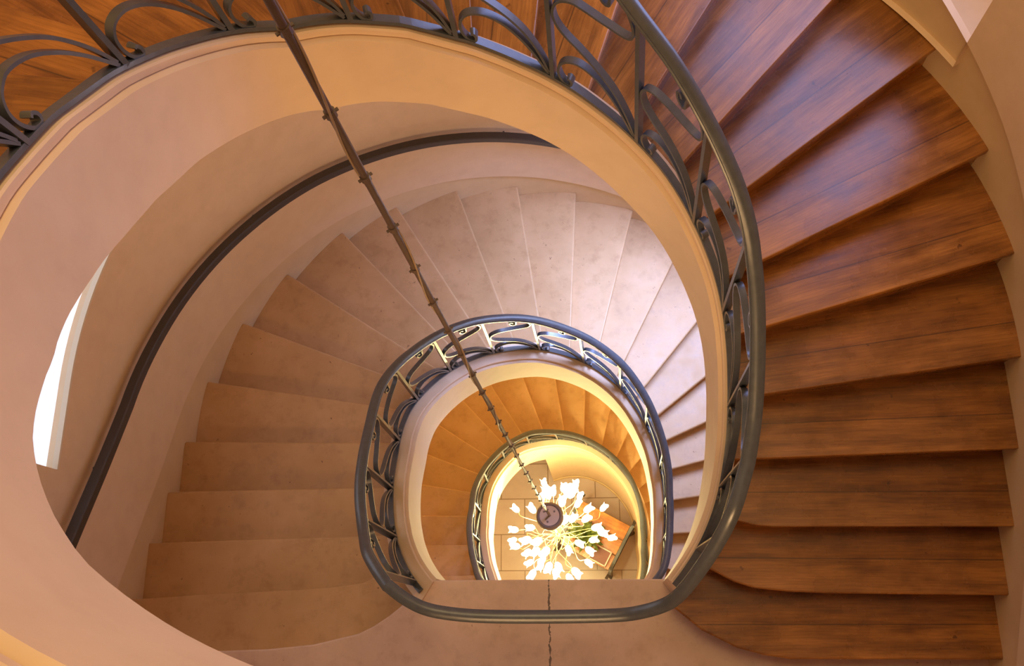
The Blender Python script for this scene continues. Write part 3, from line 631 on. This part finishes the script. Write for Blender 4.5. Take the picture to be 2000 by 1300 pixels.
for i, (bx, by, bz) in enumerate(BULBS):
    c = Vector((bx, by, bz)); out = (c-hub); outh = Vector((out.x, out.y, 0))
    ang = math.atan2(out.y, out.x)+rng.uniform(-.35, .35)
    dirv = Vector((math.cos(ang), math.sin(ang), rng.uniform(-.35, .6))).normalized()
    basep = c-dirv*.04
    j = Vector((rng.uniform(-.05,.05), rng.uniform(-.05,.05), 0))
    mid1 = hub+outh*.35+j+Vector((0,0,.06+rng.uniform(-.05,.1))); mid2 = hub+outh*.75-j*1.2+Vector((0,0,(bz-hub.z)*.7+rng.uniform(-.04,.08)))
    V, F = tube(catmull([hub, mid1, mid2, basep], 6), .0032, 6); o = mesh('arm', V, F, M_brass, ch, smooth=True); o.location = loc
    # tulip glass with pointed lip
    M = dirv.to_track_quat('Z', 'Y').to_matrix(); V = []; F = []; m = 18; sc = rng.uniform(.85, 1.2)
    prof = [(.006,-.045),(.020,-.036),(.031,-.015),(.033,.008),(.029,.028),(.034,.043)]
    for a in range(m):
        an = 2*PI*a/m; pet = .5+.5*math.cos(3*an)
        for jx, (r, h) in enumerate(prof):
            k2 = jx/5; rr = r*(1+.22*k2*k2*pet); hh = h+.022*k2**3*pet
            V.append(c+M@Vector((rr*math.cos(an), rr*math.sin(an), hh))*sc)
    L = len(prof)
    for a in range(m):
        for jx in range(L-1): F.append((a*L+jx, ((a+1) % m)*L+jx, ((a+1) % m)*L+jx+1, a*L+jx+1))
    F.append(tuple(a*L for a in range(m)))
    o = mesh('tulip_glass', V, F, M_tulip, ch, smooth=True); o.location = loc

# ------------------------------------------------------------------ table, plant and case on the ground floor
TZ = FLOOR_Z+.74; tc = Vector((.10, .10, 0)); ux = Vector((.877, -.48, 0)).normalized(); uy = Vector((.48, .877, 0)).normalized(); rz = math.atan2(ux.y, ux.x)
def tp(a, b, z): v = tc+ux*a+uy*b; return Vector((v.x, v.y, z))
tb = thing('side_table', 'wooden side table with dark scrolled end frames under the chandelier', 'table', (tc.x, tc.y, FLOOR_Z)); loc = -Vector(tb.location)
for b_, w_ in ((.20, .19), (.0, .19), (-.2, .19)):
    c = tp(0, b_, TZ-.015); V, F = box(c, (.66, w_, .03), rz); uv = [((v[0]*ux.x+v[1]*ux.y), (v[0]*uy.x+v[1]*uy.y)*.3+.5) for v in V]
    o = mesh('table_board', V, F, M_table, tb, uvs=uv); o.location = loc; bevel(o, .004)
for sx in (-1, 1):
    pr_ = []
    pr_.append(sweep(catmull([tp(sx*.35, -.38, TZ-.10), tp(sx*.36, -.33, TZ+.03), tp(sx*.35, -.2, TZ+.012), tp(sx*.35, 0, TZ+.012), tp(sx*.35, .2, TZ+.012), tp(sx*.36, .33, TZ+.03), tp(sx*.35, .38, TZ-.10)], 5), [ux]*31, rectp(.035, .03)))
    for sy in (-1, 1):
        pr_.append(sweep(catmull([tp(sx*.35, sy*.27, TZ), tp(sx*.37, sy*.30, TZ-.25), tp(sx*.34, sy*.24, TZ-.5), tp(sx*.38, sy*.32, FLOOR_Z+.0)], 5), [ux]*16, rectp(.035, .04)))
    pr_.append(sweep([tp(sx*.35, -.27, TZ-.45), tp(sx*.35, 0, TZ-.45), tp(sx*.35, .27, TZ-.45)], [ux]*3, rectp(.03, .03)))
    V, F = merge(pr_); o = mesh('end_frame', V, F, M_iron_dark, tb); o.location = loc
V, F = sweep([tp(-.35, 0, TZ-.45), tp(0, 0, TZ-.45), tp(.35, 0, TZ-.45)], [uy]*3, rectp(.03, .03)); o = mesh('stretcher', V, F, M_iron_dark, tb); o.location = loc
pc = tp(-.08, -.06, TZ)
pl = thing('potted_plant', 'green leafy potted plant on the side table, half hidden by the chandelier', 'plant', pc); loc = -pc
V, F = lathe([(0,0),(.065,0),(.085,.10),(.092,.105),(.092,.125),(.08,.125),(.076,.11),(0,.11)], 20, pc); o = mesh('pot', V, F, M_pot, pl, smooth=False); o.location = loc
V = []; F = []
for i in range(90):
    a = rng.uniform(0, 2*PI); l = rng.uniform(.10, .24); h = rng.uniform(.05, .24)
    d = Vector((math.cos(a), math.sin(a), 0)); s = Vector((-d.y, d.x, 0)); base = pc+Vector((0,0,.11)); prev = None
    for k in range(6):
        u = k/5; p = base+d*l*u+Vector((0,0,h*math.sin(u*PI*.75)*1.1)); w = .022*math.sin(PI*min(1, u*.9+.08))+.002
        V += [p+s*w, p+Vector((0,0,.004)), p-s*w]
        if k:
            o_ = len(V)-6; F += [(o_, o_+1, o_+4, o_+3), (o_+1, o_+2, o_+5, o_+4)]
me = mesh('foliage', V, F, M_leaf, pl); me.location = loc; sm = me.modifiers.new('thickness', 'SOLIDIFY'); sm.thickness = .002
cc = tp(.17, -.19, TZ)
cs = thing('display_case', 'small dark red case with a pale rim on the corner of the side table', 'case', cc); loc = -cc
V, F = box(cc+Vector((0,0,.03)), (.20, .17, .06), rz); o = mesh('case_body', V, F, M_red, cs); o.location = loc
parts = [box(cc+ux*(s*.105)+Vector((0,0,.045)), (.014, .19, .09), rz) for s in (-1, 1)]+[box(cc+uy*(s*.09)+Vector((0,0,.045)), (.21, .014, .09), rz) for s in (-1, 1)]
V, F = merge(parts); o = mesh('rim', V, F, M_rim, cs); o.location = loc

# ------------------------------------------------------------------ light
def area(name, loc, target, sx, sy, power, col, spread=180):
    l = bpy.data.lights.new(name, 'AREA'); l.shape = 'RECTANGLE'; l.size = sx; l.size_y = sy; l.energy = power; l.color = col; l.spread = math.radians(spread)
    o = bpy.data.objects.new(name, l); C.objects.link(o); o.location = loc
    o.rotation_euler = (Vector(target)-Vector(loc)).to_track_quat('-Z', 'Y').to_euler(); return o
area('window_daylight', (-2.27, .30, 1.60), (0.9, 1.3, -2.2), 1.0, .9, P_W1, (.56,.68,1.0), 100)
wx, wy = wp(8.2, R0+.28); area('upper_window_daylight', (wx, wy, 2.75), (.5, .3, 1.0), 1.1, 1.5, P_W2, (.40,.52,1.0), 110)
wx, wy = wp(8.25, R0+.12); area('middle_window_daylight', (wx, wy, -.1), (.75, 1.1, -2.4), 1.1, 1.3, P_W3, (.38,.50,1.0), 115)
area('added_wall_fill', (CX, -2.6, 2.5), (-.5, 2.3, .9), 1.4, .5, P_LAND, (1.0,.60,.27), 80)  # added warm fill to brighten the middle walls; no real fitting here
area('added_lower_fill', (CX, -2.3, -.3), (CX, -.6, -3.0), 1.6, .6, 6, (1.0,.66,.36))  # small fill light added under the cracked landing for the lower level
area('added_overhead_fill', (-.1, .9, 7.0), (-.2, -.3, 0), 2.4, 2.4, P_TOP, (1.0,.72,.34))  # unseen warm fill added above the open well, not a real fixture
for i, (x, y, z) in enumerate([(-.26,-.07,-4.75), (-.5,.12,-4.85), (.02,.12,-4.85), (-.5,-.3,-4.9), (.0,-.3,-4.9), (-.26,.33,-4.85)]):
    l = bpy.data.lights.new('chandelier_bulb', 'POINT'); l.energy = P_CH; l.color = (1.0,.85,.37); l.shadow_soft_size = .05
    o = bpy.data.objects.new('chandelier_bulb', l); C.objects.link(o); o.location = (x, y, z)
w = bpy.data.worlds.new('stairwell_ambient'); bpy.context.scene.world = w; w.use_nodes = True
bg = w.node_tree.nodes['Background']; bg.inputs[0].default_value = (1.0,.70,.38,1); bg.inputs[1].default_value = P_AMB

# ------------------------------------------------------------------ camera
cam = bpy.data.cameras.new('camera'); co = bpy.data.objects.new('camera', cam); C.objects.link(co)
R = Matrix((CAMX, CAMY, CAMZ))
M3 = Matrix(((R[0][0], -R[0][1], -R[0][2]), (R[1][0], -R[1][1], -R[1][2]), (R[2][0], -R[2][1], -R[2][2])))
co.matrix_world = Matrix.Translation((.25, -1.05, 4.9)) @ M3.to_4x4()
cam.sensor_width = 36; cam.lens = 1820/2000*36; cam.clip_start = .02; cam.clip_end = 60
sc = bpy.context.scene; sc.camera = co
sc.view_settings.view_transform = 'Standard'; sc.view_settings.look = 'None'; sc.view_settings.gamma = 1; sc.view_settings.use_curve_mapping = False
sc.view_settings.exposure = EXPO
sc.cycles.max_bounces = 8; sc.cycles.diffuse_bounces = 5
